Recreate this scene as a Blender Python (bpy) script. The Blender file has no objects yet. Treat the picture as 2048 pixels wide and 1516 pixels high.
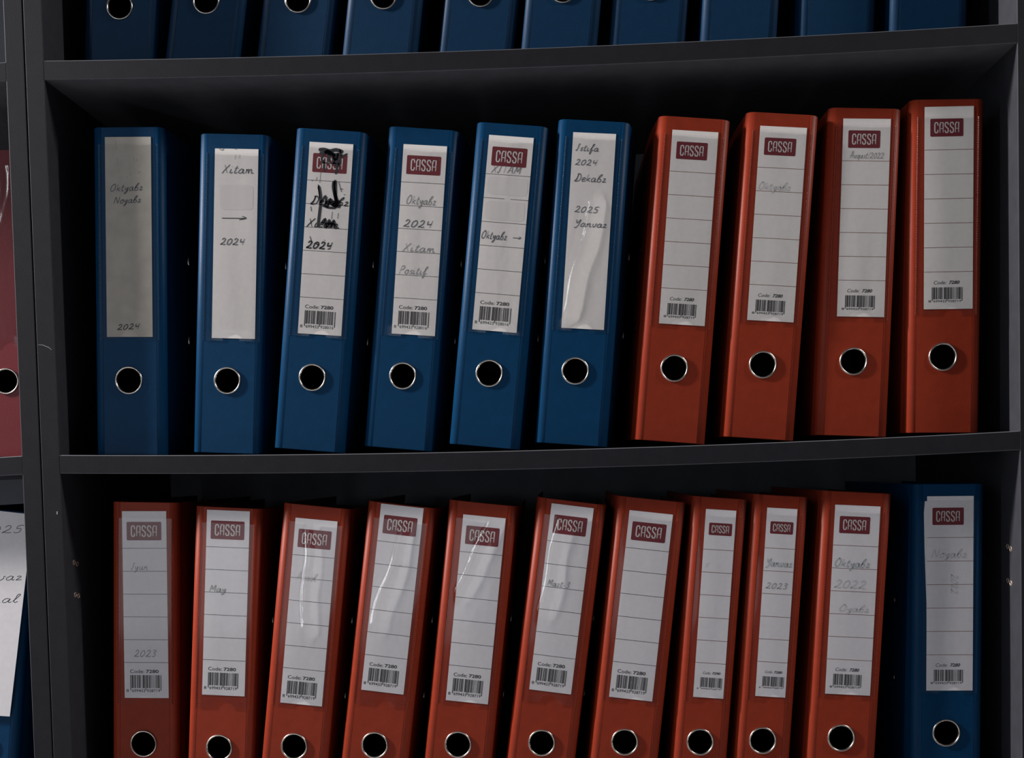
import bpy, math, random
from mathutils import Matrix, Vector, noise

random.seed(7)
scene = bpy.context.scene
C = scene.collection

# ---------------------------------------------------------------- camera, world, lights, exposure
MID = 1.30                                   # height of the middle shelf's top edge above the floor (m)
cam_data = bpy.data.cameras.new('camera')
cam_data.sensor_fit = 'HORIZONTAL'
cam_data.sensor_width = 36.0
cam_data.lens = 2400.0 / 2048.0 * 36.0
cam_data.shift_y = 282.0 / 2048.0
cam_data.clip_start = 0.02
cam = bpy.data.objects.new('camera', cam_data)
C.objects.link(cam)
cam.matrix_world = Matrix((
    (0.9989534873, 0.0225932889, 0.0397677437, 0.49497586),
    (0.0387773682, 0.0427006123, -0.9983351008, -1.1752),
    (-0.0242537803, 0.9988324189, 0.0417798173, MID - 0.02562511),
    (0, 0, 0, 1)))
scene.camera = cam

world = bpy.data.worlds.new('room_ambience')
world.use_nodes = True
world.node_tree.nodes['Background'].inputs[0].default_value = (0.75, 0.82, 1.0, 1)
world.node_tree.nodes['Background'].inputs[1].default_value = 0.06
scene.world = world


def area_light(name, loc, target, sx, sy, watts, color):
    d = bpy.data.lights.new(name, 'AREA')
    d.shape = 'RECTANGLE'
    d.size, d.size_y = sx, sy
    d.energy = watts
    d.color = color
    o = bpy.data.objects.new(name, d)
    C.objects.link(o)
    o.location = loc
    o.rotation_euler = (Vector(target) - Vector(loc)).to_track_quat('-Z', 'Y').to_euler()
    return o


area_light('ceiling_light_left', (-2.00, -0.38, 2.62), (0.9, -0.1, 1.2), 0.12, 0.6, 190.0, (1.0, 0.95, 0.92))
area_light('ceiling_light_right', (2.30, -0.38, 2.62), (0.5, -0.1, 1.3), 0.12, 0.6, 24.0, (1.0, 0.95, 0.92))
area_light('tall_window_daylight', (-1.40, -2.0, 1.65), (0.5, 0.0, 1.35), 0.10, 1.9, 10.5, (0.92, 0.96, 1.0))
area_light('front_fill_light', (-0.35, -2.7, 1.18), (0.45, 0.0, 1.25), 1.6, 0.8, 4.0, (0.90, 0.95, 1.0))  # unseen fill added in front to brighten the interior and covers

scene.view_settings.view_transform = 'Standard'
scene.view_settings.look = 'None'
scene.view_settings.exposure = 0.0
scene.view_settings.gamma = 1.0
scene.view_settings.use_curve_mapping = False


# ---------------------------------------------------------------- materials
def mat(name, color, rough=0.5, metal=0.0, spec=0.5, bump=0.0, bscale=600.0, mottled=0.0, mscale=30.0):
    m = bpy.data.materials.new(name)
    m.use_nodes = True
    nt = m.node_tree
    b = nt.nodes['Principled BSDF']
    b.inputs['Base Color'].default_value = (*color, 1)
    b.inputs['Roughness'].default_value = rough
    b.inputs['Metallic'].default_value = metal
    b.inputs['Specular IOR Level'].default_value = spec
    tc = nt.nodes.new('ShaderNodeTexCoord')
    if mottled:
        n = nt.nodes.new('ShaderNodeTexNoise')
        n.inputs['Scale'].default_value = mscale
        n.inputs['Detail'].default_value = 5
        r = nt.nodes.new('ShaderNodeMapRange')
        r.inputs['From Min'].default_value = 0.3
        r.inputs['From Max'].default_value = 0.7
        r.inputs['To Min'].default_value = 1 - mottled
        r.inputs['To Max'].default_value = 1 + mottled
        mx = nt.nodes.new('ShaderNodeVectorMath')
        mx.operation = 'SCALE'
        mx.inputs[0].default_value = color
        nt.links.new(tc.outputs['Object'], n.inputs['Vector'])
        nt.links.new(n.outputs['Fac'], r.inputs['Value'])
        nt.links.new(r.outputs['Result'], mx.inputs['Scale'])
        nt.links.new(mx.outputs[0], b.inputs['Base Color'])
    if bump:
        n = nt.nodes.new('ShaderNodeTexNoise')
        n.inputs['Scale'].default_value = bscale
        n.inputs['Detail'].default_value = 3
        bp = nt.nodes.new('ShaderNodeBump')
        bp.inputs['Strength'].default_value = bump
        bp.inputs['Distance'].default_value = 0.0006
        nt.links.new(tc.outputs['Object'], n.inputs['Vector'])
        nt.links.new(n.outputs['Fac'], bp.inputs['Height'])
        nt.links.new(bp.outputs['Normal'], b.inputs['Normal'])
    return m


def plastic_film(name):
    m = bpy.data.materials.new(name)
    m.use_nodes = True
    nt = m.node_tree
    nt.nodes.remove(nt.nodes['Principled BSDF'])
    out = nt.nodes['Material Output']
    tr = nt.nodes.new('ShaderNodeBsdfTransparent')
    tr.inputs[0].default_value = (0.985, 0.985, 0.985, 1)
    gl = nt.nodes.new('ShaderNodeBsdfGlossy')
    gl.inputs['Roughness'].default_value = 0.10
    lw = nt.nodes.new('ShaderNodeLayerWeight')           # Schlick: the same from either side of the film
    lw.inputs['Blend'].default_value = 0.5
    pw = nt.nodes.new('ShaderNodeMath')
    pw.operation = 'POWER'
    pw.inputs[1].default_value = 5.0
    nt.links.new(lw.outputs['Facing'], pw.inputs[0])
    fr = nt.nodes.new('ShaderNodeMath')
    fr.operation = 'MULTIPLY_ADD'
    fr.inputs[1].default_value = 0.9
    fr.inputs[2].default_value = 0.045
    nt.links.new(pw.outputs[0], fr.inputs[0])
    mx = nt.nodes.new('ShaderNodeMixShader')
    nt.links.new(fr.outputs[0], mx.inputs[0])
    nt.links.new(tr.outputs[0], mx.inputs[1])
    nt.links.new(gl.outputs[0], mx.inputs[2])
    nt.links.new(mx.outputs[0], out.inputs['Surface'])
    return m


M = {
    'panel': mat('anthracite_shade_lifted', (0.030, 0.031, 0.038), 0.65, spec=0.2, bump=0.15, bscale=900, mottled=0.10, mscale=60),  # inner faces coloured lighter than the front edges to lift interior shade
    'edge': mat('anthracite_front_edge', (0.0120, 0.0125, 0.0160), 0.7, spec=0.12, bump=0.15, bscale=900, mottled=0.10, mscale=60),
    'shelf': mat('shelf_shade_lifted', (0.080, 0.082, 0.094), 0.65, spec=0.2, bump=0.15, bscale=900, mottled=0.10, mscale=60),  # lighter copy of the board colour, lifting the shaded undersides
    'back': mat('backboard_shade_lifted', (0.150, 0.156, 0.180), 0.7, spec=0.2, mottled=0.1),  # colour raised to lift the shade at the back of the bays
    'blue': mat('blue_binder_board', (0.0012, 0.030, 0.082), 0.42, spec=0.10, bump=0.25, bscale=1500, mottled=0.06, mscale=90),
    'navy': mat('navy_binder_board', (0.003, 0.024, 0.062), 0.45, spec=0.15, bump=0.25, bscale=1500, mottled=0.06, mscale=90),
    'orange': mat('orange_binder_board', (0.205, 0.024, 0.0095), 0.42, spec=0.15, bump=0.25, bscale=1500, mottled=0.06, mscale=90),
    'red': mat('dark_red_binder_board', (0.12, 0.010, 0.015), 0.4, spec=0.2, bump=0.15, bscale=1200),
    'chrome': mat('nickel_plating', (0.62, 0.57, 0.52), 0.24, metal=1.0),
    'paper': mat('cream_card', (0.62, 0.590, 0.575), 0.8, mottled=0.03, mscale=200),
    'paper_cool': mat('white_card', (0.60, 0.585, 0.610), 0.8, mottled=0.03, mscale=200),
    'paper_old': mat('yellowed_card', (0.36, 0.335, 0.30), 0.8, mottled=0.10, mscale=60),
    'sheets': mat('paper_edges', (0.26, 0.25, 0.23), 0.9, mottled=0.15, mscale=400),  # paper darkened so the shade inside the binders is in its colour
    'logo_red': mat('print_red', (0.125, 0.008, 0.014), 0.5),
    'logo_white': mat('print_white', (0.50, 0.47, 0.46), 0.6),
    'ink': mat('black_ink', (0.012, 0.012, 0.016), 0.6),
    'print': mat('print_black', (0.03, 0.028, 0.03), 0.6),
    'line_brown': mat('print_brown', (0.17, 0.065, 0.045), 0.6),
    'pen': mat('ball_pen', (0.085, 0.085, 0.10), 0.6),
    'pencil': mat('pencil_grey', (0.22, 0.22, 0.225), 0.6),
    'faint': mat('faint_pencil', (0.44, 0.43, 0.43), 0.7),
    'green_pen': mat('faded_pen', (0.30, 0.34, 0.34), 0.7),
    'smudge': mat('rubbed_paper', (0.575, 0.548, 0.535), 0.85),
    'film': plastic_film('clear_pocket_film'),
    'weld': mat('pocket_weld', (0.006, 0.036, 0.085), 0.22, spec=0.5),
    'weld_orange': mat('pocket_weld_on_orange', (0.205, 0.028, 0.012), 0.22, spec=0.5),
    'hole': mat('hole_shade_black', (0.006, 0.006, 0.007), 0.7),  # black painted in for the shade inside holes and binders
    'steel': mat('lever_steel', (0.55, 0.55, 0.56), 0.3, metal=1.0),
    'scuff': mat('pale_scuff', (0.25, 0.25, 0.26), 0.8),
    'pin': mat('worn_pin_sleeve', (0.42, 0.33, 0.27), 0.45, metal=0.6),
    'wall': mat('painted_wall', (0.35, 0.34, 0.33), 0.9, bump=0.2, bscale=80),
    'floor': mat('grey_vinyl_floor', (0.42, 0.42, 0.43), 0.5, mottled=0.15, mscale=12),
}


# ---------------------------------------------------------------- helpers
def obj(name, verts, faces, materials, parent=None, loc=(0, 0, 0), mids=None, smooth=None):
    me = bpy.data.meshes.new(name)
    me.from_pydata(verts, [], faces)
    for m in (materials if isinstance(materials, (list, tuple)) else [materials]):
        me.materials.append(m)
    if mids:
        me.polygons.foreach_set('material_index', mids)
    if smooth is not None:
        me.polygons.foreach_set('use_smooth', [True] * len(me.polygons))
        me.set_sharp_from_angle(angle=math.radians(smooth))
    me.update()
    o = bpy.data.objects.new(name, me)
    C.objects.link(o)
    o.location = loc
    if parent:
        o.parent = parent
    return o


class MB:
    def __init__(self):
        self.v, self.f, self.m = [], [], []

    def add(self, verts, faces, mi=0):
        n = len(self.v)
        self.v += [tuple(p) for p in verts]
        self.f += [tuple(i + n for i in f) for f in faces]
        self.m += [mi] * len(faces)

    def box(self, x0, x1, y0, y1, z0, z1, mi=0):
        self.add([(x0, y0, z0), (x1, y0, z0), (x1, y1, z0), (x0, y1, z0), (x0, y0, z1), (x1, y0, z1), (x1, y1, z1), (x0, y1, z1)],
                 [(0, 3, 2, 1), (4, 5, 6, 7), (0, 1, 5, 4), (1, 2, 6, 5), (2, 3, 7, 6), (3, 0, 4, 7)], mi)

    def cbox(self, x0, x1, y0, y1, z0, z1, c, mi=0):
        """box whose front (low y) edges are eased by c"""
        vs = []
        for (a, b, y) in ((c, c, y0), (0, 0, y0 + c), (0, 0, y1)):
            vs += [(x0 + a, y, z0 + b), (x1 - a, y, z0 + b), (x1 - a, y, z1 - b), (x0 + a, y, z1 - b)]
        fs = [(0, 1, 2, 3)]
        for k in (0, 4):
            for i in range(4):
                j = (i + 1) % 4
                fs.append((k + i, k + 4 + i, k + 4 + j, k + j))
        fs.append((11, 10, 9, 8))
        self.add(vs, fs, mi)

    def ribbon(self, pts, w, y=0.0, mi=0):
        """flat stroke in the x-z plane, facing -y"""
        if len(pts) < 2:
            return
        L, n = [], len(pts)
        for i, p in enumerate(pts):
            a, b = pts[max(0, i - 1)], pts[min(n - 1, i + 1)]
            dx, dz = b[0] - a[0], b[1] - a[1]
            d = math.hypot(dx, dz) or 1e-9
            e = w / 2 * (0.55 if i in (0, n - 1) else 1.0)
            nx, nz = -dz / d * e, dx / d * e
            L.append(((p[0] + nx, y, p[1] + nz), (p[0] - nx, y, p[1] - nz)))
        vs = [q for pr in L for q in pr]
        self.add(vs, [(2 * i, 2 * i + 1, 2 * i + 3, 2 * i + 2) for i in range(n - 1)], mi)

    def rect(self, x0, x1, z0, z1, y=0.0, mi=0):
        self.add([(x0, y, z0), (x1, y, z0), (x1, y, z1), (x0, y, z1)], [(0, 1, 2, 3)], mi)

    def rrect(self, x0, x1, z0, z1, r, y=0.0, mi=0):
        vs = []
        for cx, cz, a0 in ((x1 - r, z1 - r, 0), (x0 + r, z1 - r, 90), (x0 + r, z0 + r, 180), (x1 - r, z0 + r, 270)):
            for k in range(5):
                a = math.radians(a0 + k * 22.5)
                vs.append((cx + r * math.cos(a), y, cz + r * math.sin(a)))
        self.add(vs, [tuple(reversed(range(len(vs))))], mi)

    def tube(self, path, r, sides=8, mi=0):
        rings = []
        n = len(path)
        for i, p in enumerate(path):
            t = (Vector(path[min(n - 1, i + 1)]) - Vector(path[max(0, i - 1)])).normalized()
            u = t.cross(Vector((1, 0.01, 0)))
            if u.length < 0.1:
                u = t.cross(Vector((0, 1, 0)))
            u.normalize()
            w = t.cross(u)
            rings.append([tuple(Vector(p) + r * (math.cos(2 * math.pi * k / sides) * u + math.sin(2 * math.pi * k / sides) * w)) for k in range(sides)])
        vs = [q for rr in rings for q in rr]
        fs = []
        for i in range(n - 1):
            for k in range(sides):
                j = (k + 1) % sides
                fs.append((i * sides + k, i * sides + j, (i + 1) * sides + j, (i + 1) * sides + k))
        fs.append(tuple(range(sides)))
        fs.append(tuple(reversed(range((n - 1) * sides, n * sides))))
        self.add(vs, fs, mi)

    def build(self, name, materials, parent=None, loc=(0, 0, 0), smooth=None):
        return obj(name, self.v, self.f, materials, parent, loc, self.m, smooth)


def empty(name, loc, label, cat, group=None):
    o = bpy.data.objects.new(name, None)
    o.empty_display_size = 0.05
    C.objects.link(o)
    o.location = loc
    o['label'] = label
    o['category'] = cat
    if group:
        o['group'] = group
    return o


# ---------------------------------------------------------------- room shell
def struct(name, mb, m):
    o = mb.build(name, m)
    o['kind'] = 'structure'
    return o


b = MB(); b.box(-2.6, 2.6, -3.6, 0.46, -0.05, 0.0); struct('floor', b, M['floor'])
b = MB(); b.box(-2.6, 2.6, 0.36, 0.46, 0.0, 2.75); struct('wall_back', b, M['wall'])

# ---------------------------------------------------------------- bookcases
W, T, D = 0.939, 0.0185, 0.338               # inner width, board thickness, inner depth
TOP, LOW = 0.386, -0.3715                    # shelf tops above / below the middle one
SAG = {TOP: 0.0060, 0.0: 0.0070, LOW: 0.0050}


def shelf_z(x, z0):
    return z0 - SAG.get(z0, 0.003) * 4 * x * (W - x) / W ** 2


def shelf_mesh(z0, nseg=40):
    vs, fs, mi = [], [], []
    c = 0.0007
    prof = [(0.0 + c, 0.0), (0.0, -c), (0.0, -T + c), (c, -T), (D, -T), (D, 0.0)]
    for i in range(nseg + 1):
        x = W * i / nseg
        z = shelf_z(x, z0)
        vs += [(x, y, z + dz) for y, dz in prof]
    k = len(prof)
    for i in range(nseg):
        for j in range(k):
            j2 = (j + 1) % k
            fs.append((i * k + j, i * k + j2, (i + 1) * k + j2, (i + 1) * k + j))
            mi.append(1 if j == 1 else 0)
    fs.append(tuple(range(k))); mi.append(0)
    fs.append(tuple(reversed(range(nseg * k, nseg * k + k)))); mi.append(0)
    return vs, fs, mi


def bookcase(x_left, label):
    root = empty('bookcase', (x_left, 0, 0), label, 'bookcase', 'dark grey bookcases side by side')
    for x0 in (-T, W):
        p = MB()
        p.cbox(x0, x0 + T, -0.0, D + 0.006, 0.0, 2.10, 0.0007)
        p.m = [1 if i == 0 else 0 for i in range(len(p.m))]
        p.build('side_panel', [M['panel'], M['edge']], root)
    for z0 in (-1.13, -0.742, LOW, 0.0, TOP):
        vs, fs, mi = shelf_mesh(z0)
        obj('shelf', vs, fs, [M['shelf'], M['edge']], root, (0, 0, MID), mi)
    t = MB(); t.cbox(0, W, 0.0, D, 2.0815, 2.10, 0.0007); t.build('top_board', M['panel'], root)
    k = MB(); k.box(0, W, 0.03, 0.046, 0.0, MID - 1.13 - T - 0.0005); k.build('plinth', M['panel'], root)
    bk = MB(); bk.box(0, W, D + 0.0005, D + 0.006, MID - 1.13 - T, 2.0815); bk.build('back_panel', M['back'], root)
    return root


main_case = bookcase(0.0, 'wide dark grey bookcase filling the frame with three rows of binders')
left_case = bookcase(-2 * T - W - 0.0012, 'neighbouring dark grey bookcase cut off at the left edge, holding a red binder')


def sleeve(x, sgn, y, z):
    """metal-lined shelf pin hole in the inner face of a side panel"""
    m = MB()
    R0, R1, n = 0.0016, 0.0029, 20
    vs = []
    for k in range(n):
        a = 2 * math.pi * k / n
        for r, dx in ((R0, 0.0), (R0 + 0.0004, 0.0004), (R1 - 0.0003, 0.0004), (R1, 0.0)):
            vs.append((sgn * dx, r * math.cos(a), r * math.sin(a)))
    fs = []
    for k in range(n):
        j = (k + 1) % n
        for q in range(3):
            fs.append((4 * k + q, 4 * k + q + 1, 4 * j + q + 1, 4 * j + q))
    m.add(vs, fs, 0)
    m.add([(sgn * 0.00005, R0 * math.cos(2 * math.pi * k / n), R0 * math.sin(2 * math.pi * k / n)) for k in range(n)], [tuple(range(n))], 1)
    m.build('shelf_pin_hole', [M['pin'], M['hole']], main_case, (x, y, z), 40)


for dy, z in ((0.0255, -0.109), (0.0255, -0.142)):
    sleeve(0.0, 1, dy, MID + z)
    sleeve(0.0, 1, dy + 0.008, MID + z - 0.002)
for dy, z in ((0.0255, -0.1155), (0.0255, -0.1495)):
    sleeve(W, -1, dy, MID + z)
    sleeve(W, -1, dy + 0.008, MID + z + 0.002)
s = MB()
s.ribbon([(-0.0170, 0.1095), (-0.0125, 0.1090), (-0.0090, 0.1076), (-0.0060, 0.1062), (-0.0035, 0.1040)], 0.0005, -0.0002)
s.build('scratch', M['scuff'], main_case, (0, 0, MID))['label'] = 'fine pale curved scratch on the dark panel'
s = MB(); s.ribbon([(-0.0045, -0.0560), (-0.0046, -0.0590)], 0.0022, -0.0002)
s.build('scuff_mark', M['scuff'], main_case, (0, 0, MID))

# ---------------------------------------------------------------- stroke lettering
G = {
    'a': (.62, [[(.45, .42), (.25, .5), (.06, .3), (.06, .08), (.2, 0), (.38, .15), (.46, .46), (.44, .1), (.52, 0), (.62, .1)]]),
    'b': (.58, [[(.05, .2), (.2, .8), (.42, 1.0), (.38, .8), (.12, .45), (.08, .1), (.25, 0), (.45, .15), (.38, .4), (.15, .38)]]),
    'e': (.45, [[(.05, .22), (.38, .34), (.28, .5), (.1, .42), (.05, .14), (.2, 0), (.45, .12)]]),
    'f': (.5, [[(0, .15), (.3, .7), (.42, 1), (.3, 1), (.2, .4), (.1, -.35), (.2, -.35), (.28, .1), (.5, .15)]]),
    'i': (.32, [[(.08, .5), (.06, .1), (.15, 0), (.3, .12)], [(.12, .72), (.15, .76)]]),
    'k': (.5, [[(.1, .95), (.05, 0)], [(.42, .5), (.1, .22), (.25, .2), (.46, 0)]]),
    'l': (.35, [[(0, .1), (.25, .7), (.3, 1), (.15, .9), (.1, .15), (.2, 0), (.35, .12)]]),
    'm': (.8, [[(.05, 0), (.1, .5), (.12, .3), (.28, .5), (.32, 0), (.36, .3), (.52, .5), (.6, .1), (.68, 0), (.8, .1)]]),
    'n': (.58, [[(.05, 0), (.08, .5), (.1, .3), (.28, .5), (.36, .35), (.36, .1), (.44, 0), (.56, .1)]]),
    'o': (.5, [[(.3, .5), (.08, .38), (.08, .08), (.25, 0), (.42, .15), (.4, .42), (.28, .5), (.5, .45)]]),
    'p': (.52, [[(.12, .5), (.04, -.4)], [(.1, .35), (.28, .5), (.44, .3), (.3, .02), (.08, .1)]]),
    'q': (.55, [[(.42, .42), (.25, .5), (.06, .3), (.1, .02), (.3, .05), (.42, .45), (.38, -.4)]]),
    'r': (.45, [[(.03, .4), (.2, .5), (.3, .38), (.05, .04), (.2, .03), (.45, .06)]]),
    's': (.4, [[(.04, .06), (.25, .02), (.32, .16), (.14, .3), (.3, .5), (.36, .42)]]),
    't': (.42, [[(.24, .85), (.12, .15), (.2, 0), (.4, .1)], [(.02, .56), (.42, .6)]]),
    'u': (.58, [[(.06, .5), (.08, .1), (.2, 0), (.36, .15), (.42, .5), (.4, .1), (.48, 0), (.58, .1)]]),
    'v': (.5, [[(.05, .5), (.12, .1), (.22, 0), (.36, .2), (.38, .48), (.5, .42)]]),
    'x': (.5, [[(.04, .5), (.42, 0)], [(.42, .5), (.04, 0)]]),
    'y': (.52, [[(.06, .5), (.1, .2), (.22, .14), (.4, .5), (.34, -.1), (.16, -.4), (.08, -.25), (.5, .1)]]),
    'A': (.75, [[(.02, 0), (.35, 1), (.42, 1), (.62, 0)], [(.14, .38), (.56, .4)]]),
    'D': (.75, [[(.0, .02), (.2, .08), (.3, .95), (.2, .3), (.02, .05), (.3, -.02), (.6, .2), (.62, .65), (.4, .98), (.15, .9)]]),
    'F': (.6, [[(.15, .95), (.08, 0)], [(.05, .9), (.55, 1)], [(.12, .5), (.42, .54)]]),
    'I': (.45, [[(.35, .9), (.25, 1), (.2, .3), (.08, 0), (.0, .15)]]),
    'M': (.8, [[(.02, 0), (.15, .95), (.35, .3), (.62, 1), (.66, 0)]]),
    'N': (.75, [[(0, -.05), (.16, .95), (.5, .02), (.66, 1)]]),
    'O': (.75, [[(.4, 1), (.1, .7), (.05, .2), (.25, 0), (.55, .25), (.58, .75), (.4, 1), (.3, .92)]]),
    'P': (.6, [[(.15, .95), (.04, -.1)], [(.12, .9), (.4, 1), (.5, .75), (.3, .5), (.12, .5)]]),
    'T': (.6, [[(.05, .95), (.6, 1)], [(.32, .97), (.26, 0)]]),
    'X': (.65, [[(.08, .95), (.5, 0)], [(.58, 1), (.25, .45), (0, -.05)]]),
    'Y': (.65, [[(.1, .95), (.14, .6), (.28, .5), (.55, 1), (.45, .2), (.2, -.2), (.05, -.05)]]),
    '0': (.62, [[(.35, .85), (.1, .6), (.08, .15), (.25, 0), (.48, .25), (.5, .65), (.33, .86)]]),
    '1': (.4, [[(.08, .6), (.28, .9), (.22, 0)]]),
    '2': (.65, [[(.1, .65), (.25, .88), (.45, .75), (.38, .4), (.05, .02), (.2, .1), (.4, 0), (.6, .08)]]),
    '3': (.6, [[(.1, .78), (.3, .9), (.44, .7), (.22, .5), (.46, .3), (.32, .02), (.06, .08)]]),
    '4': (.62, [[(.12, .85), (.1, .45), (.2, .38), (.48, .5)], [(.5, .9), (.42, 0)]]),
    '5': (.6, [[(.52, .88), (.2, .85), (.14, .5), (.4, .5), (.42, .15), (.22, 0), (.04, .1)]]),
    '-': (.45, [[(.05, .28), (.4, .3)]]),
    '/': (.35, [[(.02, -.1), (.32, 1)]]),
    '>': (1.3, [[(.0, .3), (.4, .3), (1.15, .34)], [(.92, .62), (1.18, .34), (.88, .1)]]),
    '.': (.25, [[(.08, .0), (.12, .04)]]),
    "'": (.2, [[(.1, 1.0), (.06, .75)]]),
    ' ': (.4, []),
}
# the square-shouldered capitals of the printed logo, in a 1 x 1 cell each
LOGO = {
    'C': [[(.82, .68), (.82, .86), (.68, 1), (.32, 1), (.18, .86), (.18, .14), (.32, 0), (.68, 0), (.82, .14), (.82, .30)]],
    'A': [[(.16, 0), (.16, .80), (.34, 1), (.84, 1), (.84, 0)], [(.16, .40), (.84, .40)]],
    'S': [[(.82, .74), (.82, .86), (.68, 1), (.32, 1), (.18, .86), (.18, .66), (.82, .36), (.82, .14), (.68, 0), (.32, 0), (.18, .14), (.18, .26)]],
}


def smooth_line(p, k=4):
    if len(p) < 3:
        return list(p)
    q = []
    n = len(p)
    for i in range(n - 1):
        p0, p1, p2, p3 = p[max(0, i - 1)], p[i], p[i + 1], p[min(n - 1, i + 2)]
        for j in range(k):
            t = j / k
            q.append(tuple(0.5 * (2 * p1[d] + (p2[d] - p0[d]) * t + (2 * p0[d] - 5 * p1[d] + 4 * p2[d] - p3[d]) * t * t
                                  + (3 * p1[d] - p0[d] - 3 * p2[d] + p3[d]) * t ** 3) for d in (0, 1)))
    q.append(p[-1])
    return q


def write(mb, text, x0, x1, z, cap, w, mi=0, slant=0.22, rise=0.0, vertical=False, caps=False):
    """handwriting from x0 to x1 on the baseline z; returns nothing"""
    cur, items = 0.0, []
    for ch in text:
        adv, st = G[ch]
        for s_ in st:
            items.append([(cur + px + slant * pz, pz) for px, pz in s_])
        cur += adv + 0.06
    k = (x1 - x0) / (cur or 1)
    for s_ in items:
        pts = []
        for px, pz in smooth_line(s_):
            jx = 0.012 * math.sin(13.1 * px + 7 * pz)
            X, Z = x0 + (px + jx) * k, z + pz * cap + rise * px * k
            pts.append((X, Z))
        if vertical:
            cx = (x0 + x1) / 2
            pts = [(cx + (pz - z), z - (px - cx)) for px, pz in pts]
        mb.ribbon(pts, w, 0, mi)


# ---------------------------------------------------------------- printed text in the built-in face
def text_mesh(text, size, bold=0.0, shear=0.0):
    cu = bpy.data.curves.new('printed_text', 'FONT')
    cu.body = text
    cu.size = size
    cu.offset = bold * size
    cu.shear = shear
    cu.resolution_u = 3
    tmp = bpy.data.objects.new('printed_text', cu)
    C.objects.link(tmp)
    me = bpy.data.meshes.new_from_object(tmp)
    vs = [(v.co.x, 0.0, v.co.y) for v in me.vertices]
    fs = [tuple(p.vertices) for p in me.polygons]
    bpy.data.objects.remove(tmp)
    bpy.data.meshes.remove(me)
    bpy.data.curves.remove(cu)
    return vs, fs


_text_cache = {}


def put_text(mb, text, x0, x1, zc, h, bold=0.0, shear=0.0, mi=0):
    key = (text, bold, shear)
    if key not in _text_cache:
        _text_cache[key] = text_mesh(text, 1.0, bold, shear)
    vs, fs = _text_cache[key]
    xs = [v[0] for v in vs]; zs = [v[2] for v in vs]
    ax, bx, az, bz = min(xs), max(xs), min(zs), max(zs)
    kx, kz = (x1 - x0) / (bx - ax), h / (bz - az)
    mb.add([(x0 + (v[0] - ax) * kx, 0, zc + (v[2] - (az + bz) / 2) * kz) for v in vs], fs, mi)


# ---------------------------------------------------------------- bar code
def ean_bars(code):
    Lc = ['0001101', '0011001', '0010011', '0111101', '0100011', '0110001', '0101111', '0111011', '0110111', '0001011']
    par = ['LLLLLL', 'LLGLGG', 'LLGGLG', 'LLGGGL', 'LGLLGG', 'LGGLLG', 'LGGGLL', 'LGLGLG', 'LGLGGL', 'LGGLGL']
    R = [''.join('1' if c == '0' else '0' for c in s_) for s_ in Lc]
    Gc = [s_[::-1] for s_ in R]
    bits = '101'
    for i, ch in enumerate(code[1:7]):
        d = int(ch)
        bits += Lc[d] if par[int(code[0])][i] == 'L' else Gc[d]
    bits += '01010'
    for ch in code[7:]:
        bits += R[int(ch)]
    return bits + '101'


# ---------------------------------------------------------------- binder pieces
H = 0.316


def half_profile(w, flare, groove=0.0006):
    """outer line of one cover from the spine seam to the free edge, as (x, y)"""
    a = w / 2
    R = 0.0072
    arc = [(a - R + R * math.sin(math.radians(t)), R - R * math.cos(math.radians(t))) for t in (8, 20, 33, 46, 59, 72, 84)]
    return [(a - 0.0086, 0.0), (a - R, 0.0)] + arc + [
            (a - groove * 0.4 + flare * 0.06, 0.0092), (a - groove + flare * 0.10, 0.0112), (a + flare * 0.16, 0.0140), (a + flare * 0.45, 0.028), (a + flare * 0.85, 0.048),
            (a + flare, 0.066), (a + flare * 0.92, 0.10), (a + flare * 0.62, 0.18), (a + flare * 0.25, 0.280)]


def offset_in(p, t):
    q = []
    n = len(p)
    for i in range(n):
        ax, ay = p[max(0, i - 1)]
        bx, by = p[min(n - 1, i + 1)]
        d = math.hypot(bx - ax, by - ay)
        q.append((p[i][0] - (by - ay) / d * t, p[i][1] + (bx - ax) / d * t))
    return q


def cover_mesh(w, flare, side):
    P = half_profile(w, flare)
    Q = offset_in(P, 0.0022)
    loop = P + Q[::-1]
    c = 0.0006
    n = len(loop)
    mid = [((P[i][0] + Q[i][0]) / 2, (P[i][1] + Q[i][1]) / 2) for i in range(len(P))]
    cen = mid + mid[::-1]
    vs = []
    for z, k in ((0.0, 0.45), (c, 0.0), (H - c, 0.0), (H, 0.45)):
        for i in range(n):
            x = loop[i][0] + (cen[i][0] - loop[i][0]) * k
            y = loop[i][1] + (cen[i][1] - loop[i][1]) * k
            vs.append((x * side, y, z))
    fs = []
    for r in range(3):
        for i in range(n):
            j = (i + 1) % n
            f = (r * n + i, r * n + j, (r + 1) * n + j, (r + 1) * n + i)
            fs.append(f if side > 0 else f[::-1])
    m_ = len(P)
    for r in (0, 3):
        for i in range(m_ - 1):
            f = (r * n + i, r * n + i + 1, r * n + n - 2 - i, r * n + n - 1 - i)
            flip = (r == 0) == (side > 0)
            fs.append(f[::-1] if flip else f)
    return vs, fs


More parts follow.
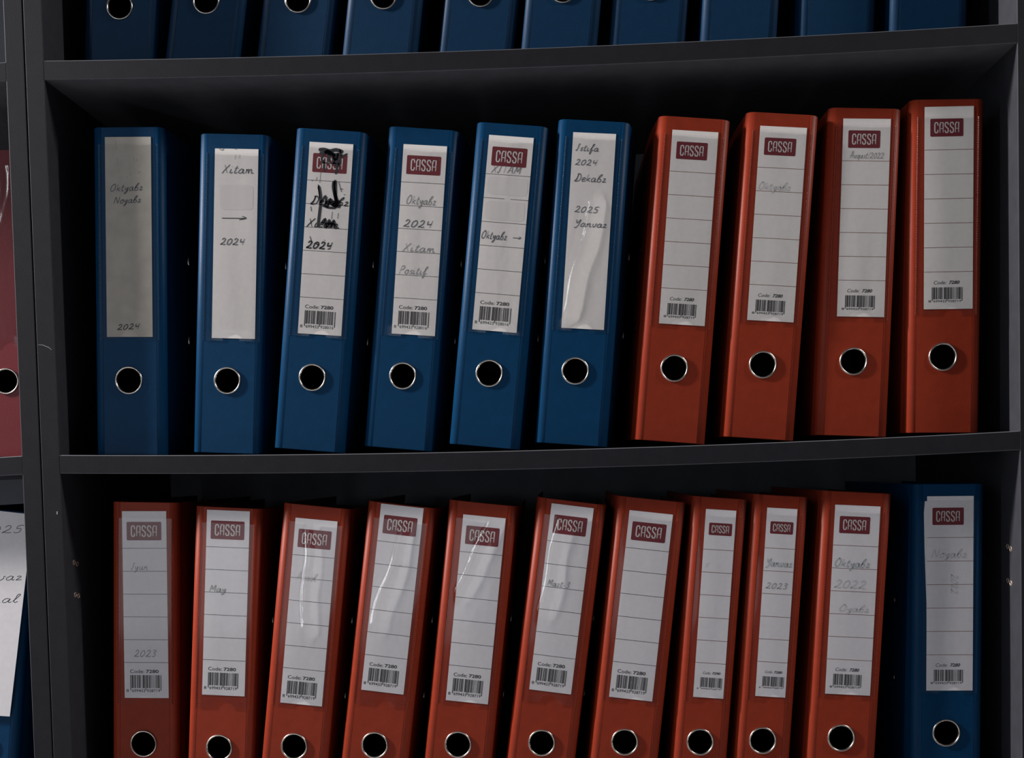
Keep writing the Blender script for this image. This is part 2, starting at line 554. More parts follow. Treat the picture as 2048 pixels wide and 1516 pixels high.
def spine_mesh(w, ring_z, ring_x):
    """flat spine board with a round finger hole"""
    a = w / 2 - 0.0089
    t, R, n = 0.0024, 0.0122, 40
    c = 0.0004
    mb = MB()

    def sq(i):                       # point on the square around the hole hit by ray i
        an = 2 * math.pi * i / n + math.pi / n * 0
        dx, dz = math.cos(an), math.sin(an)
        k = 0.016 / max(abs(dx), abs(dz))
        return dx * k, dz * k
    for y, flip in ((0.0, False), (t, True)):
        vs = []
        for i in range(n):
            an = 2 * math.pi * i / n
            vs.append((ring_x + R * math.cos(an), y, ring_z + R * math.sin(an)))
        for i in range(n):
            dx, dz = sq(i)
            vs.append((ring_x + dx, y, ring_z + dz))
        fs = [(i, n + i, n + (i + 1) % n, (i + 1) % n) for i in range(n)]
        x0, x1, z0, z1 = ring_x - 0.016, ring_x + 0.016, ring_z - 0.016, ring_z + 0.016
        k = len(vs)
        vs += [(-a, y, c), (a, y, c), (a, y, H - c), (-a, y, H - c), (x0, y, z0), (x1, y, z0), (x1, y, z1), (x0, y, z1)]
        fs += [(k, k + 1, k + 5, k + 4), (k + 1, k + 2, k + 6, k + 5), (k + 2, k + 3, k + 7, k + 6), (k + 3, k, k + 4, k + 7)]
        mb.add(vs, [f[::-1] for f in fs] if (flip) else fs)
    vs = []
    for y, e in ((0.0, 0), (0.0004, c), (t, c)):
        vs += [(-a - e * 0.7, y, c - e), (a + e * 0.7, y, c - e), (a + e * 0.7, y, H - c + e), (-a - e * 0.7, y, H - c + e)]
    fs = []
    for r in (0, 4):
        for i in range(4):
            j = (i + 1) % 4
            fs.append((r + i, r + 4 + i, r + 4 + j, r + j))
    mb.add(vs, fs)
    vs = [(ring_x + R * math.cos(2 * math.pi * i / n), y, ring_z + R * math.sin(2 * math.pi * i / n)) for y in (0.0, t) for i in range(n)]
    mb.add(vs, [(i, (i + 1) % n, n + (i + 1) % n, n + i) for i in range(n)])
    return mb.v, mb.f


def ring_mesh():
    prof = [(0.0134, 0.0), (0.0136, -0.0006), (0.0133, -0.0012), (0.0127, -0.0015), (0.0121, -0.0012), (0.0117, -0.0004), (0.0116, 0.002), (0.0116, 0.0050)]
    n = 64
    vs, fs = [], []
    for i in range(n):
        an = 2 * math.pi * i / n
        for r, y in prof:
            vs.append((r * math.cos(an), y, r * math.sin(an)))
    k = len(prof)
    for i in range(n):
        j = (i + 1) % n
        for q in range(k - 1):
            fs.append((i * k + q, j * k + q, j * k + q + 1, i * k + q + 1))
    return vs, fs


def dome(r, hgt, n=14):
    vs, fs = [], []
    for q in range(4):
        t = q / 4 * math.pi / 2
        for i in range(n):
            an = 2 * math.pi * i / n
            vs.append((hgt * math.sin(t), r * math.cos(t) * math.cos(an), r * math.cos(t) * math.sin(an)))
    vs.append((hgt, 0, 0))
    for q in range(3):
        for i in range(n):
            j = (i + 1) % n
            fs.append((q * n + i, q * n + j, (q + 1) * n + j, (q + 1) * n + i))
    for i in range(n):
        fs.append((3 * n + i, 3 * n + (i + 1) % n, 4 * n))
    fs.append(tuple(reversed(range(n))))
    return vs, fs


def slot_mesh():
    """oval steel-lined slot: rim and a black disc painting the shade inside"""
    mb = MB()
    n = 28

    def pt(i, r, x):
        an = 2 * math.pi * i / n
        off = 0.0045 if math.cos(an) >= 0 else -0.0045
        return (x, off + r * math.cos(an), r * math.sin(an))
    prof = [(0.0052, 0.0), (0.0050, 0.0009), (0.0042, 0.0010), (0.0036, 0.0004)]
    vs = [pt(i, r, x) for i in range(n) for r, x in prof]
    k = len(prof)
    fs = []
    for i in range(n):
        j = (i + 1) % n
        for q in range(k - 1):
            fs.append((i * k + q, j * k + q, j * k + q + 1, i * k + q + 1))
    mb.add(vs, fs, 0)
    mb.add([pt(i, 0.0037, 0.0003) for i in range(n)], [tuple(range(n))], 1)
    return mb


_shared = {}


def shared(key, name, fn, materials, parent, loc=(0, 0, 0), smooth=None):
    """same mesh data for every like part"""
    if key not in _shared:
        r = fn()
        if isinstance(r, MB):
            o = r.build(name, materials, parent, loc, smooth)
        else:
            o = obj(name, r[0], r[1], materials, parent, loc, None, smooth)
        _shared[key] = o.data
        return o
    o = bpy.data.objects.new(name, _shared[key])
    C.objects.link(o)
    o.location = loc
    o.parent = parent
    return o


def stack_mesh(w):
    mb = MB()
    rnd = random.Random(3)
    x0, x1 = -w / 2 + 0.006, w / 2 - 0.010
    n = 7
    for i in range(n):
        a, b_ = x0 + (x1 - x0) * i / n, x0 + (x1 - x0) * (i + 1) / n
        mb.box(a, b_ - 0.0002, 0.125 + rnd.uniform(0, .002), 0.272 + rnd.uniform(-.003, .003), 0.010 + rnd.uniform(0, .001), 0.306 + rnd.uniform(-.002, .002))
    mb.m = [1 if k % 6 == 2 else 0 for k in range(len(mb.m))]      # spine-side faces painted black: the shade seen through the finger hole
    return mb


def mechanism_mesh(w):
    mb = MB()
    x = -w / 2 + 0.0032
    mb.box(x, x + 0.0012, 0.040, 0.070, 0.090, 0.230)
    for z in (0.116, 0.196):
        arc = [(x + 0.001, 0.064, z)]
        for k in range(13):
            a = math.pi * k / 12
            arc.append((x + 0.004 + (w - 0.016) / 2 * (1 - math.cos(a)), 0.064 - 0.016 * math.sin(a) ** 0.8, z))
        mb.tube(arc, 0.0015, 6)
    mb.tube([(x + 0.002, 0.050, 0.222), (x + 0.012, 0.046, 0.245), (x + 0.030, 0.044, 0.262), (x + 0.036, 0.043, 0.268)], 0.0022, 8)
    return mb.v, mb.f


def pocket_mesh(pw, ph, seed, crease, notch=0.0085, bulge=0.0010, amp=1.0):
    """clear sleeve: welded at the sides, slightly puffed and wrinkled, thumb notch cut in its lower edge"""
    nx, nz = 34, 90
    xs = sorted(set([-pw / 2 + pw * i / nx for i in range(nx + 1)] + [notch * math.sin(t * math.pi / 16) for t in range(-8, 9)]))
    vs, fs = [], []
    for j in range(nz + 1):
        for x in xs:
            zb = math.sqrt(max(0, notch ** 2 - x * x)) if abs(x) < notch else 0.0
            z = zb + (ph - zb) * j / nz
            u = x / (pw / 2)
            v = z / ph
            edge = max(0.0, 1 - abs(u) ** 3) * min(1.0, v * 14 + 0.15)
            d = 0.0008 + bulge * edge * (0.6 + 0.4 * math.sin(math.pi * min(1, v * 1.05)))
            nv = noise.noise(Vector((x * 45 + seed * 7.3, z * 11 + seed, seed * 3.1)))
            nv2 = noise.noise(Vector((x * 170 + seed, z * 60 - seed, 2.0 + seed)))
            nv3 = noise.noise(Vector((x * 420 + seed, z * 300 - seed, 9.0 + seed)))
            d += amp * edge * (0.00045 * nv + 0.00007 * nv2 + 0.000012 * nv3)
            for (u0, v0, u1, v1, am, sg) in crease:
                t = max(0.0, min(1.0, (v - v0) / (v1 - v0)))
                uc = u0 + (u1 - u0) * t + 0.05 * math.sin(17 * v + seed)
                fall = 1.0 if 0 <= (v - v0) / (v1 - v0) <= 1 else math.exp(-((v - (v0 if abs(v - v0) < abs(v - v1) else v1)) / 0.05) ** 2)
                d += am * fall * edge * math.exp(-((u - uc) / sg) ** 2)
            vs.append((x, -max(d, 0.0007), z))
    k = len(xs)
    for j in range(nz):
        for i in range(k - 1):
            fs.append((j * k + i, j * k + i + 1, (j + 1) * k + i + 1, (j + 1) * k + i))
    return vs, fs


def weld_mesh(ph):
    """ribbed heat-weld line along one side of the sleeve"""
    mb = MB()
    n = int(ph / 0.0016)
    for i in range(n):
        z = i * ph / n
        p = ph / n
        mb.add([(-0.0007, -0.0001, z), (0.0007, -0.0001, z), (-0.0004, -0.0005, z + p * 0.28), (0.0004, -0.0005, z + p * 0.28),
                (-0.0007, -0.0001, z + p * 0.6), (0.0007, -0.0001, z + p * 0.6)], [(0, 1, 3, 2), (2, 3, 5, 4), (0, 2, 4), (1, 5, 3)])
    return mb.v, mb.f


def card(root, cx, cz, cw, ch, kind, notes, tilt=0.0, old=False, cool=False):
    """paper label: kind 'plain', 'wide' (upright print), 'slim' (italic print) or 'narrow'"""
    mb = MB()
    mb.box(-cw / 2, cw / 2, -0.00018, 0.0, -ch / 2, ch / 2)
    c = mb.build('label_card', M['paper_old'] if old else M['paper_cool'] if cool else M['paper'], root, (cx, -0.00025, cz))
    c.rotation_euler = (0, math.radians(tilt), 0)
    X = lambda f: -cw / 2 + f * cw
    Z = lambda f: ch / 2 - f * ch
    y = -0.00024
    if kind != 'plain':
        wide = kind == 'wide'
        lx0, lx1 = (.10, .885) if wide else ((.115, .79) if kind == 'slim' else (.14, .90))
        hgt = .0185 if wide else (.0168 if kind == 'slim' else .0122)
        zc = Z(.106 if wide else .103)
        lg = MB()
        lg.rrect(X(lx0), X(lx1), zc - hgt / 2, zc + hgt / 2, 0.0012, 0.0, 0)
        pw = X(lx1) - X(lx0)
        n = 5
        t0, t1 = X(lx0) + pw * .105, X(lx0) + pw * .885
        cell = (t1 - t0) / n
        lh = hgt * 0.56
        for i, chh in enumerate('CASSA'):
            for st in LOGO[chh]:
                pts = [(t0 + cell * (i + .04 + .92 * px), zc - lh / 2 + lh * pz) for px, pz in st]
                lg.ribbon(pts, cell * 0.24, -0.00006, 1)
        # small registered-mark dot in the corner
        lg.ribbon([(X(lx1) - pw * .055, zc + hgt * .33), (X(lx1) - pw * .045, zc + hgt * .33)], hgt * .03, -0.00006, 1)
        lg.build('logo', [M['logo_red'], M['logo_white']], c, (0, y, 0))
        ln = MB()
        broken = notes and notes[0] == 'broken'
        for k in range(6):
            zz = Z(.198 + .1222 * k) if wide else Z(.212 + .1206 * k)
            if broken and k == 1:
                ln.rect(X(.0), X(.47), zz - .00022, zz + .00022)
                ln.rect(X(.60), X(1.), zz - .00022, zz + .00022)
            else:
                ln.rect(X(.0), X(1.), zz - .00022, zz + .00022)
        ln.build('ruled_lines', M['print'] if wide else M['line_brown'], c, (0, y, 0))
        tx = MB()
        if wide:
            put_text(tx, 'Code:', X(.13), X(.45), Z(.857), .0036, 0.006)
            put_text(tx, '7280', X(.49), X(.78), Z(.857), .0035, 0.028)
            bx0, bx1, bz0, bz1, dz, dh, dx0 = .13, .84, .947, .877, .956, .0030, .04
            num = '8699433928016' if root.get('ink_blue') else '8699433928719'
        else:
            q = kind == 'narrow'
            a0, a1, a2, a3 = (.27, .53, .57, .85) if q else (.20, .46, .51, .73)
            put_text(tx, 'Code:', X(a0), X(a1), Z(.868), .0026 if q else .0034, 0, .25)
            put_text(tx, '7290' if notes and 'code7290' in notes else '7280', X(a2), X(a3), Z(.868), .0025 if q else .0033, 0.03, .25)
            bx0, bx1, bz0, bz1, dz, dh, dx0 = (.20, .92, .944, .892, .950, .0014, .10) if q else (.16, .79, .951, .892, .9575, .0021, .09)
            num = '8699433928719'
        tx.build('code_text', M['print'], c, (0, y, 0))
        bars = ean_bars(num)
        bm = MB()
        mw = (X(bx1) - X(bx0)) / len(bars)
        i = 0
        while i < len(bars):
            if bars[i] == '1':
                j = i
                while j < len(bars) and bars[j] == '1':
                    j += 1
                guard = i < 3 or i > 91 or 45 <= i < 50
                bm.rect(X(bx0) + (i - .12) * mw, X(bx0) + (j + .12) * mw, Z(bz0) - (dh * .8 if guard else 0), Z(bz1))
                i = j
            else:
                i += 1
        put_text(bm, num[0], X(dx0), X(dx0 + .055), Z(dz) - dh * .3, dh, 0.01)
        for part, fa, fb in ((num[1:7], .055, .475), (num[7:], .53, .955)):
            put_text(bm, part, X(bx0) + (X(bx1) - X(bx0)) * fa, X(bx0) + (X(bx1) - X(bx0)) * fb, Z(dz) - dh * .3, dh, 0.01)
        bm.build('barcode', M['print'], c, (0, y, 0))
    hw = {}
    for nt in notes:
        if isinstance(nt, str):
            continue
        ink = nt[0]
        mb_ = hw.setdefault(ink, MB())
        if nt[1] == '#':                                    # free strokes: list of (points, width)
            for pts, wd in nt[2]:
                mb_.ribbon([(X(a), Z(b_)) for a, b_ in smooth_line(pts)], wd, 0)
        elif nt[1] == '@':                                  # rubbed patch
            x0, x1, f0, f1 = nt[2]
            mb_.rrect(X(x0), X(x1), Z(f1), Z(f0), 0.004, 0)
        else:
            _, text, f0, f1, fz, cap, wd = nt[:7]
            write(mb_, text, X(f0), X(f1), Z(fz), cap, wd, rise=nt[7] if len(nt) > 7 else 0.0, vertical=len(nt) > 8)
    for ink, mb_ in hw.items():
        nm = 'rubbed_patch' if ink == 'smudge' else 'handwriting'
        mb_.build(nm, M[ink], c, (0, y - (0.00008 if ink != 'smudge' else 0.00001), 0))
    return c


GROUP = {'T': 'blue binders on the top shelf', 'M': 'binders on the middle shelf', 'B': 'binders on the bottom shelf', 'N': 'binders in the left bookcase'}


def binder(code, label, color, x, z_shelf_fn, setback, tilt, w, ring_z, flareL, flareR, label_card, yaw=0.0, seed=1, crease=(), amp=1.0, bulge=0.0010, scale=1.0):
    """x: bottom centre of the spine; the lower corner of the tilted binder rests on the shelf"""
    th = math.radians(tilt)
    a = w / 2
    # lowest point of the base line against the sagging shelf
    z = -9
    for sx in ((-a - flareL) * scale, -a * scale, a * scale, (a + flareR) * scale):
        X = x + sx * math.cos(th)
        z = max(z, z_shelf_fn(X) + sx * math.sin(th))
    z += 0.0004
    root = empty('lever_arch_binder', (x, setback, MID + z), label, 'binder', GROUP[code[0]])
    root.rotation_euler = (0, th, math.radians(yaw))
    root.scale = (scale, scale, scale)
    if color == 'blue':
        root['ink_blue'] = 1
    m = M[color]
    rx = -0.0012
    shared(('spine', w, ring_z, color), 'spine', lambda: spine_mesh(w, ring_z, rx), m, root, smooth=30)
    shared(('coverL', w, flareL, color), 'back_cover', lambda: cover_mesh(w, flareL, -1), m, root, smooth=50)
    shared(('coverR', w, flareR, color), 'front_cover', lambda: cover_mesh(w, flareR, 1), m, root, smooth=50)
    r = shared('ring', 'finger_ring', ring_mesh, M['chrome'], root, (rx, 0, ring_z), 60)
    r['label'] = 'shiny metal finger ring'
    shared(('stack', w), 'paper_stack', lambda: stack_mesh(w), [M['sheets'], M['hole']], root)
    shared(('mech', w), 'lever_mechanism', lambda: mechanism_mesh(w), M['steel'], root, smooth=40)
    for rz in (0.117, 0.197):
        p = half_profile(w, flareL)
        o = shared('rivet', 'rivet', lambda: dome(0.0042, 0.0022), M['chrome'], root, (-(a + flareL * 0.99), 0.064, rz), 50)
        o.rotation_euler = (0, 0, math.pi)
        o = shared('slot', 'slot_eyelet', slot_mesh, [M['steel'], M['hole']], root, (a + flareR + 0.0001, 0.066, rz), 50)
    cx, cz, cw, ch, kind, notes = label_card[:6]
    ctilt = label_card[6] if len(label_card) > 6 else 0.0
    old = len(label_card) > 7
    if code != 'N1':
        card(root, cx, cz, cw, ch, kind, notes, ctilt, old, code[0] in 'BN')
    pw = min(cw + 0.011, w - 0.0145)
    zb = min(cz - ch / 2 - 0.0025, 0.113)
    zt = min(cz + ch / 2 - 0.004, 0.300)
    pv, pf = pocket_mesh(pw, zt - zb, seed, crease, amp=amp, bulge=bulge)
    pk = obj('label_pocket', pv, pf, M['film'], root, (cx * 0.5, 0.0, zb), None, 180)
    pk['label'] = 'clear glossy plastic sleeve'
    wm = M['weld'] if color in ('blue', 'navy') else M['weld_orange']
    for sx in (-1, 1):
        shared(('weld', round(zt - zb, 4), color), 'weld_seam', lambda: weld_mesh(zt - zb), wm, pk, (sx * (pw / 2 + 0.0008), 0, 0))
    return root


top_fn = lambda X: shelf_z(min(max(X, 0), W), TOP)
mid_fn = lambda X: shelf_z(min(max(X, 0), W), 0.0)
low_fn = lambda X: shelf_z(min(max(X, 0), W), LOW)


def foot(rx, rz, tilt):
    """bottom centre from a ring centre rz above the base"""
    return rx - rz * math.sin(math.radians(tilt))


# ---------------------------------------------------------------- top row: ten blue binders, lower halves in view
EYE = (0.49498, -1.1752, -0.0256)


def at_depth(x, s):
    return EYE[0] + (x - EYE[0]) * (1 + s / 1.1752)


SB = 0.045
TW, TRZ = 0.0755, 0.066
top_row = [
    # x at the front plane (ring or base), from ring?, tilt, label
    (0.0797, True, 4.0, 'leftmost blue binder on the top shelf, nearly upright, its ring at the top edge'),
    (0.1659, True, 8.6, 'second blue binder from the left on the top shelf, leaning right'),
    (0.2551, True, 8.2, 'third blue binder from the left on the top shelf, its ring glinting'),
    (0.3389, True, 7.6, 'fourth blue binder from the left on the top shelf, leaning right'),
    (0.4325, True, 7.6, 'fifth blue binder from the left on the top shelf, last one showing its ring'),
    (0.5042, False, 6.6, 'sixth blue binder on the top shelf, just right of the last visible ring'),
    (0.5897, False, 5.6, 'blue binder on the top shelf, fourth from its right end'),
    (0.6765, False, 4.4, 'blue binder on the top shelf, third from its right end'),
    (0.7702, False, 2.6, 'second blue binder from the right end of the top shelf'),
    (0.8562, False, 2.2, 'rightmost blue binder on the top shelf, beside the right side panel'),
]
for i, (px, ring, tl, lab) in enumerate(top_row):
    x = at_depth(px, SB)
    x = foot(x, TRZ, tl) - 0.0012 if ring else x - 0.0010
    binder('T', lab, 'navy', x, top_fn, SB - 0.003 * (i % 2), tl, TW, TRZ, 0.0006, 0.0010,
           (0.001, 0.205, 0.044, 0.188, 'plain', []), seed=20 + i)

# ---------------------------------------------------------------- middle row
R0 = 0.0725
CW, CH = 0.0442, 0.189


def tick(x, z, n=1, dx=0.01, dz=0.012):
    return ([(x, z), (x + dx * n, z + dz * n)], 0.0007)


blots3 = [
    ([(.22, .040), (.34, .036), (.48, .042), (.62, .034), (.78, .044)], .0036), ([(.24, .058), (.40, .052), (.55, .060), (.72, .054)], .0030), ([(.70, .030), (.76, .062), (.88, .050)], .0018),
    ([(.36, .060), (.30, .085), (.36, .105)], .0022), ([(.36, .055), (.45, .045), (.47, .10)], .0034), ([(.42, .045), (.56, .06), (.62, .09)], .0036),
    ([(.55, .050), (.60, .10), (.66, .06)], .0026), ([(.66, .05), (.70, .12), (.74, .06)], .0022), ([(.72, .06), (.80, .075)], .0016),
    ([(.36, .09), (.38, .15)], .0030), ([(.55, .10), (.66, .12), (.64, .16)], .0026), ([(.30, .105), (.70, .105)], .0022),
    ([(.27, .225), (.32, .27), (.34, .31), (.33, .36), (.31, .44)], .0030), ([(.26, .22), (.31, .29)], .0022),
    ([(.62, .195), (.61, .225), (.66, .27), (.71, .31), (.66, .33)], .0036), ([(.64, .19), (.66, .26), (.71, .32)], .0034), ([(.60, .21), (.64, .21)], .0040),
    ([(.36, .31), (.44, .275), (.46, .32)], .0020), ([(.44, .33), (.55, .30), (.62, .315), (.74, .325)], .0046), ([(.50, .34), (.56, .285)], .0026),
    ([(.60, .325), (.74, .30), (.76, .335)], .0036), ([(.38, .325), (.52, .335), (.70, .335)], .0024),
    ([(.40, .43), (.46, .395), (.50, .44), (.56, .40), (.60, .44)], .0026), ([(.52, .42), (.66, .415)], .0036), ([(.62, .44), (.66, .40), (.72, .445)], .0024),
    ([(.40, .415), (.72, .425)], .0012), ([(.72, .20), (.80, .25)], .0010), ([(.76, .235), (.83, .235)], .0011), ([(.86, .262), (.88, .264)], .0014),
    ([(.12, .335), (.14, .36)], .0012), ([(.14, .49), (.20, .525)], .0012), ([(.22, .18), (.21, .20)], .0008), ([(.62, .355), (.61, .395)], .0009),
    ([(.76, .36), (.75, .39)], .0009), ([(.12, .40), (.16, .425)], .0008), ([(.47, .505), (.49, .507)], .0012), ([(.30, .155), (.29, .21)], .0007),
    ([(.10, .20), (.12, .202)], .0012), ([(.28, .525), (.36, .535)], .0022), ([(.56, .552), (.62, .548)], .0018),
]
ticks1 = [tick(.24, .02, 2, .005), tick(.25, .05), tick(.27, .10, 1.5, .0), tick(.27, .125), tick(.62, .105), tick(.7, .11, 1, -.02), tick(.55, .18, 1, .0),
          tick(.3, .165), tick(.48, .195, 1.2, .0), tick(.76, .17, 1, -.05), tick(.66, .29)]
mid_row = [
    ('M1', 'blue', (0.0739, 0), 0.010, 1.6, 0.0700, .004, .005,
     'blue binder with yellowed plain label reading Oktyabr Noyabr, farthest left on the middle shelf',
     (0.0002, .2105, .0450, .192, 'plain', [('pen', 'Oktyabr', .10, .82, .272, .0070, .0007, .04), ('pen', 'Noyabr', .18, .78, .332, .0066, .0007, .04),
                                       ('ink', '2024', .22, .72, .965, .0058, .0008, .05), ('pencil', '#', ticks1)], 0, 1), dict(seed=1, amp=.5, bulge=.0003, scale=1.03)),
    ('M2', 'blue', (0.1721, 0), 0.010, 3.3, 0.0700, .004, .006,
     'blue binder with plain white label marked Xitam, a long arrow and 2024',
     (0.0035, .2080, .0435, .187, 'plain', [('pen', 'Xitam', .17, .90, .128, .0085, .0008), ('ink', '>', .15, .80, .376, .0068, .0008), ('pen', '2024', .15, .72, .505, .0072, .0009),
                                       ('smudge', '@', (.14, .90, .19, .32)), ('pencil', '#', [([(.1, .0), (.16, .008), (.2, .0)], .001), ([(.48, .03), (.46, .055)], .0006), ([(.58, .03), (.55, .05)], .0006), ([(.44, .0), (.5, .003)], .001)])], -.3), dict(seed=2)),
    ('M3', 'blue', (0.2565, 0), 0.006, 5.9, 0.0705, .004, .006,
     'blue binder whose white label is blotted with black ink over Dekabr and Xitam',
     (0.0022, .2092, .0435, .188, 'wide', [('ink', 'Dekabr', .10, .99, .322, .0082, .0010), ('ink', 'Xitam', .05, .80, .440, .0085, .0010), ('ink', '2024', .06, .66, .552, .0078, .0014), ('ink', '#', blots3)], -.5), dict(seed=3)),
    ('M4', 'blue', (0.3458, 0), 0.010, 6.2, 0.0700, .004, .006,
     'blue binder labelled Oktyabr, 2024, Xitam and Positif in faint pencil',
     (0.0045, .2067, .0432, .186, 'wide', [('pencil', 'Oktyabr', .14, .83, .312, .0088, .0007), ('pen', '2024', .10, .78, .432, .0078, .0009), ('pencil', 'Xitam', .13, .88, .560, .0080, .0007),
                                      ('pencil', 'Positif', .08, .72, .680, .0078, .0007)], -.9), dict(seed=4, yaw=-1.0)),
    ('M5', 'blue', (0.4306, 0), 0.006, 6.5, 0.0705, .003, .005,
     'blue binder whose label has two rubbed-out rows above Oktyabr and a short arrow',
     (0.0002, .2092, .0440, .190, 'wide', ['broken', ('pen', 'XITAM', .12, .78, .190, .0072, .0006), ('pen', 'Oktyabr', .02, .60, .530, .0080, .0007), ('pen', '>', .72, .92, .523, .0050, .0007),
                                      ('smudge', '@', (.06, .96, .21, .30)), ('smudge', '@', (.06, .94, .335, .43))], 0), dict(seed=5, yaw=-1.5, amp=1.5)),
    ('M6', 'blue', (0.5145, 0), 0.005, 5.4, 0.0705, .003, .009,
     'blue binder with plain white label reading Istifa 2024, beside the first orange one',
     (0.0020, .2090, .0418, .190, 'plain', [('pen', 'Istifa', .08, .62, .093, .0066, .0007), ('pen', '2024', .08, .60, .165, .0062, .0007), ('pen', 'Dekabr', .09, .84, .248, .0076, .0007),
                                       ('pen', '2025', .13, .70, .405, .0066, .0007), ('pen', 'Yanvar', .15, .92, .478, .0070, .0007)], -.6),
     dict(seed=6, yaw=-1.0, crease=[(-.60, .10, .15, .66, .0021, .15)])),
    ('M', 'orange', (0.6105, 0), 0.007, 5.5, 0.0700, .003, .004,
     'orange binder with unwritten ruled label, directly right of the blue middle-shelf binders',
     (0.0022, .2092, .0448, .188, 'slim', [], -.4), dict(seed=7, yaw=1.0)),
    ('M', 'orange', (0.6958, 0), 0.008, 5.2, 0.0700, .002, .004,
     'second orange binder on the middle shelf, a faint Oktyabr pencilled on its label',
     (0.0022, .2092, .0452, .188, 'slim', [('faint', 'Oktyabr', .04, .74, .325, .0075, .0006)], -.4), dict(seed=8)),
    ('M', 'orange', (0.7825, 0), 0.013, 3.2, 0.0700, .001, .004,
     'third orange binder on the middle shelf, faint Avqust written right under its red logo',
     (0.0028, .2108, .0454, .190, 'slim', [('pencil', 'Avqust/2022', .16, .88, .199, .0062, .0005)], -.6), dict(seed=9, scale=1.008)),
    ('M', 'orange', (0.8677, 0), 0.013, 1.3, 0.0700, .001, .003,
     'orange binder with clean ruled label, nearly upright at the middle shelf\'s right end',
     (0.0024, .2135, .0460, .191, 'slim', [], -.5), dict(seed=10, scale=1.022)),
]
for code, col, (rx, _), sb, tl, w, fl, fr, lab, cd, kw in mid_row:
    sb += 0.008
    x = at_depth(rx, sb)
    binder(code, lab, col, foot(x, R0, tl), mid_fn, sb, tl, w, R0, fl, fr, cd, **kw)

# ---------------------------------------------------------------- bottom row
low_row = [
    ('orange', 0.0747, 0.024, 2.2, 0.0680, .0010, .001, 'orange binder in the shade at the left end of the bottom shelf, label dated 2023',
     (0.0006, .2130, .0448, .188, 'wide', [('pencil', 'Iyun', .18, .58, .312, .0066, .0006), ('pencil', '2023', .22, .74, .778, .0076, .0007)], -.9), dict(seed=11, amp=.5, bulge=.0003, scale=1.02)),
    ('orange', 0.1510, 0.008, 3.9, 0.0680, .0010, .001, 'orange binder on the bottom shelf, May pencilled on a label sticking out on top',
     (0.0008, .2195, .0434, .187, 'wide', [('pencil', 'May', .10, .50, .440, .0070, .0007)], -.3), dict(seed=12, amp=.7, bulge=.0005)),
    ('orange', 0.2265, 0.006, 6.9, 0.0680, .001, .002, 'leaning orange binder on the bottom shelf with a faint Aprel on its shiny label',
     (0.0016, .2090, .0424, .187, 'wide', [('faint', 'Aprel', .13, .60, .330, .0072, .0006)], -.3), dict(seed=13, crease=[(-.10, .45, -.22, .97, .00125, .16)])),
    ('orange', 0.3071, 0.006, 7.8, 0.0680, .002, .003, 'orange binder on the bottom shelf, its high-set label crossed by a bright wavy glare streak',
     (0.0008, .2208, .0428, .188, 'wide', [('faint', '#', [([(.55, .312), (.60, .316), (.64, .311)], .0006), ([(.70, .313), (.78, .313)], .0006), ([(.84, .31), (.90, .312)], .0006)])], 0),
     dict(seed=14, crease=[(-.60, .45, .20, .97, .00152, .16)], amp=1.1)),
    ('orange', 0.3902, 0.006, 7.1, 0.0680, .002, .003, 'orange binder with unwritten ruled label, glare streak running diagonally across its logo',
     (0.0030, .2095, .0424, .187, 'wide', [], -.2), dict(seed=15, crease=[(-.70, .62, .30, .98, .0019, .16)], amp=1.1)),
    ('orange', 0.4730, 0.006, 8.2, 0.0680, .002, .003, 'orange binder on the bottom shelf with Mart-3 pencilled on its label',
     (0.0010, .2180, .0420, .187, 'wide', [('pencil', 'Mart-3', .12, .66, .437, .0066, .0006)], 0), dict(seed=16, crease=[(-.70, .50, -.40, .97, .0023, .16)], amp=1.1)),
    ('orange', 0.5547, 0.006, 7.2, 0.0680, .002, .001, 'wide orange binder with blank ruled label, just left of the two narrow binders',
     (0.0005, .2095, .0430, .187, 'wide', [], .2), dict(seed=17)),
    ('orange', 0.6287, 0.006, 5.4, 0.0540, .001, .001, 'narrow orange binder with almost bare label, left of the two slim ones',
     (0.0025, .2107, .0298, .187, 'narrow', ['code7290', ('faint', 'F', .08, .25, .315, .0060, .0005)], -.5), dict(seed=18)),
    ('orange', 0.6897, 0.006, 4.9, 0.0540, .001, .002, 'narrow orange binder on the bottom shelf labelled Yanvar 2023',
     (0.0025, .2101, .0295, .187, 'narrow', [('green_pen', 'Yanvar', .06, .95, .308, .0078, .0007), ('pencil', '2023', .10, .84, .425, .0064, .0006)], -.4), dict(seed=19)),
    ('orange', 0.7659, 0.006, 4.2, 0.0680, .001, .003, 'orange binder labelled Oktyabr 2022, beside the bottom shelf\'s only blue binder',
     (0.0018, .2094, .0440, .187, 'slim', [('green_pen', 'Oktyabr', .05, .84, .325, .0086, .0008), ('faint', '2022', .06, .78, .436, .0090, .0007), ('faint', 'Oyabr', .20, .88, .560, .0070, .0006)], -.4), dict(seed=21)),
    ('blue', 0.8673, 0.016, 1.0, 0.0680, .001, .003, 'the only blue binder on the bottom shelf, at its right end',
     (0.0012, .2092, .0446, .190, 'slim', [('faint', 'Noyabr', .10, .86, .315, .0086, .0007), ('faint', '2022', .30, .74, .45, .0072, .0006, 0, 'v')], -.2), dict(seed=22, scale=1.016)),
]
for col, rx, sb, tl, w, fl, fr, lab, cd, kw in low_row:
    sb += 0.008
    x = at_depth(rx, sb)
    last = binder('B', lab, col, foot(x, R0, tl) + 0.0003, low_fn, sb, tl, w, R0, fl, fr, cd, **kw)

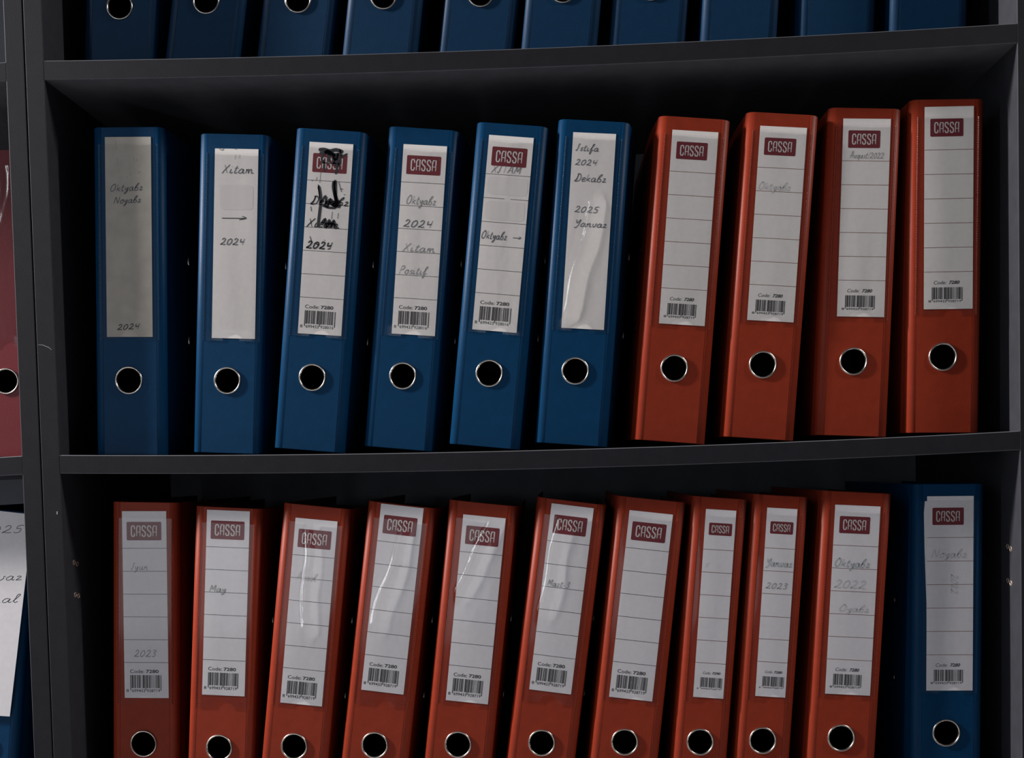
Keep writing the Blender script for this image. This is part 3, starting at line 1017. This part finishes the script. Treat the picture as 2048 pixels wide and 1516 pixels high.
sl = MB()
n_ = [(-.0243, .288), (-.0235, .255), (-.0212, .200), (-.0205, .130), (.005, .130), (.005, .2994), (-.0235, .2994)]
sl.add([(x, -0.00023, z) for x, z in n_] + [(x, -0.00006, z) for x, z in n_],
       [tuple(range(7)), tuple(reversed(range(7, 14)))] + [(i, 7 + i, 7 + (i + 1) % 7, (i + 1) % 7) for i in range(7)])
sl.build('backing_slip', M['paper_cool'], last)['label'] = 'second paper slip peeping out behind the label'

# ---------------------------------------------------------------- neighbouring bookcase, right-hand ends of its rows
XL = -2 * T - W - 0.0012
lmid = lambda X: shelf_z(min(max(X - XL, 0), W), 0.0)
llow = lambda X: shelf_z(min(max(X - XL, 0), W), LOW)
binder('N1', 'dark red binder with crinkled glossy sleeve at the left edge of the photo', 'red', -0.0755, lmid, 0.055, 0.4, 0.067, 0.0785, .001, .0008,
       (0.0005, .2095, .0440, .188, 'plain', []), seed=31, amp=1.0, crease=[(-.10, .62, .02, .95, .0006, .20), (.15, .70, .45, .97, .0007, .16)])
n2 = binder('N2', 'blue binder with a white paper taped over its spine, at the lower left edge', 'blue', -0.1103, llow, 0.030, 6.2, 0.067, R0, .001, .001,
            (0.0005, .2095, .0440, .188, 'plain', []), seed=32)

pm = MB()
out = [(-.031, .105), (.0, .1045), (.025, .1052), (.0283, .170), (.0312, .230), (.0328, .262), (.0322, .290), (.0295, .3145), (.0, .3152), (-.0325, .314), (-.0328, .2)]
n = len(out)
pm.add([(x, -0.0030, z) for x, z in out] + [(x, -0.0028, z) for x, z in out],
       [tuple(range(n)), tuple(reversed(range(n, 2 * n)))] + [(i, n + i, n + (i + 1) % n, (i + 1) % n) for i in range(n)])
ps = pm.build('taped_paper', M['paper_cool'], n2)
ps['label'] = 'white sheet with handwriting, taped on'
hw = MB()
write(hw, '2025', -.020, .0265, .2905, .0085, .0006, rise=.10)
write(hw, 'Yanvar', -.028, .0290, .2410, .0085, .0006, rise=.10)
write(hw, 'Fevral', -.028, .0260, .2180, .0085, .0006, rise=.10)
hw.build('handwriting', M['ink'], ps, (0, -0.00306, 0))
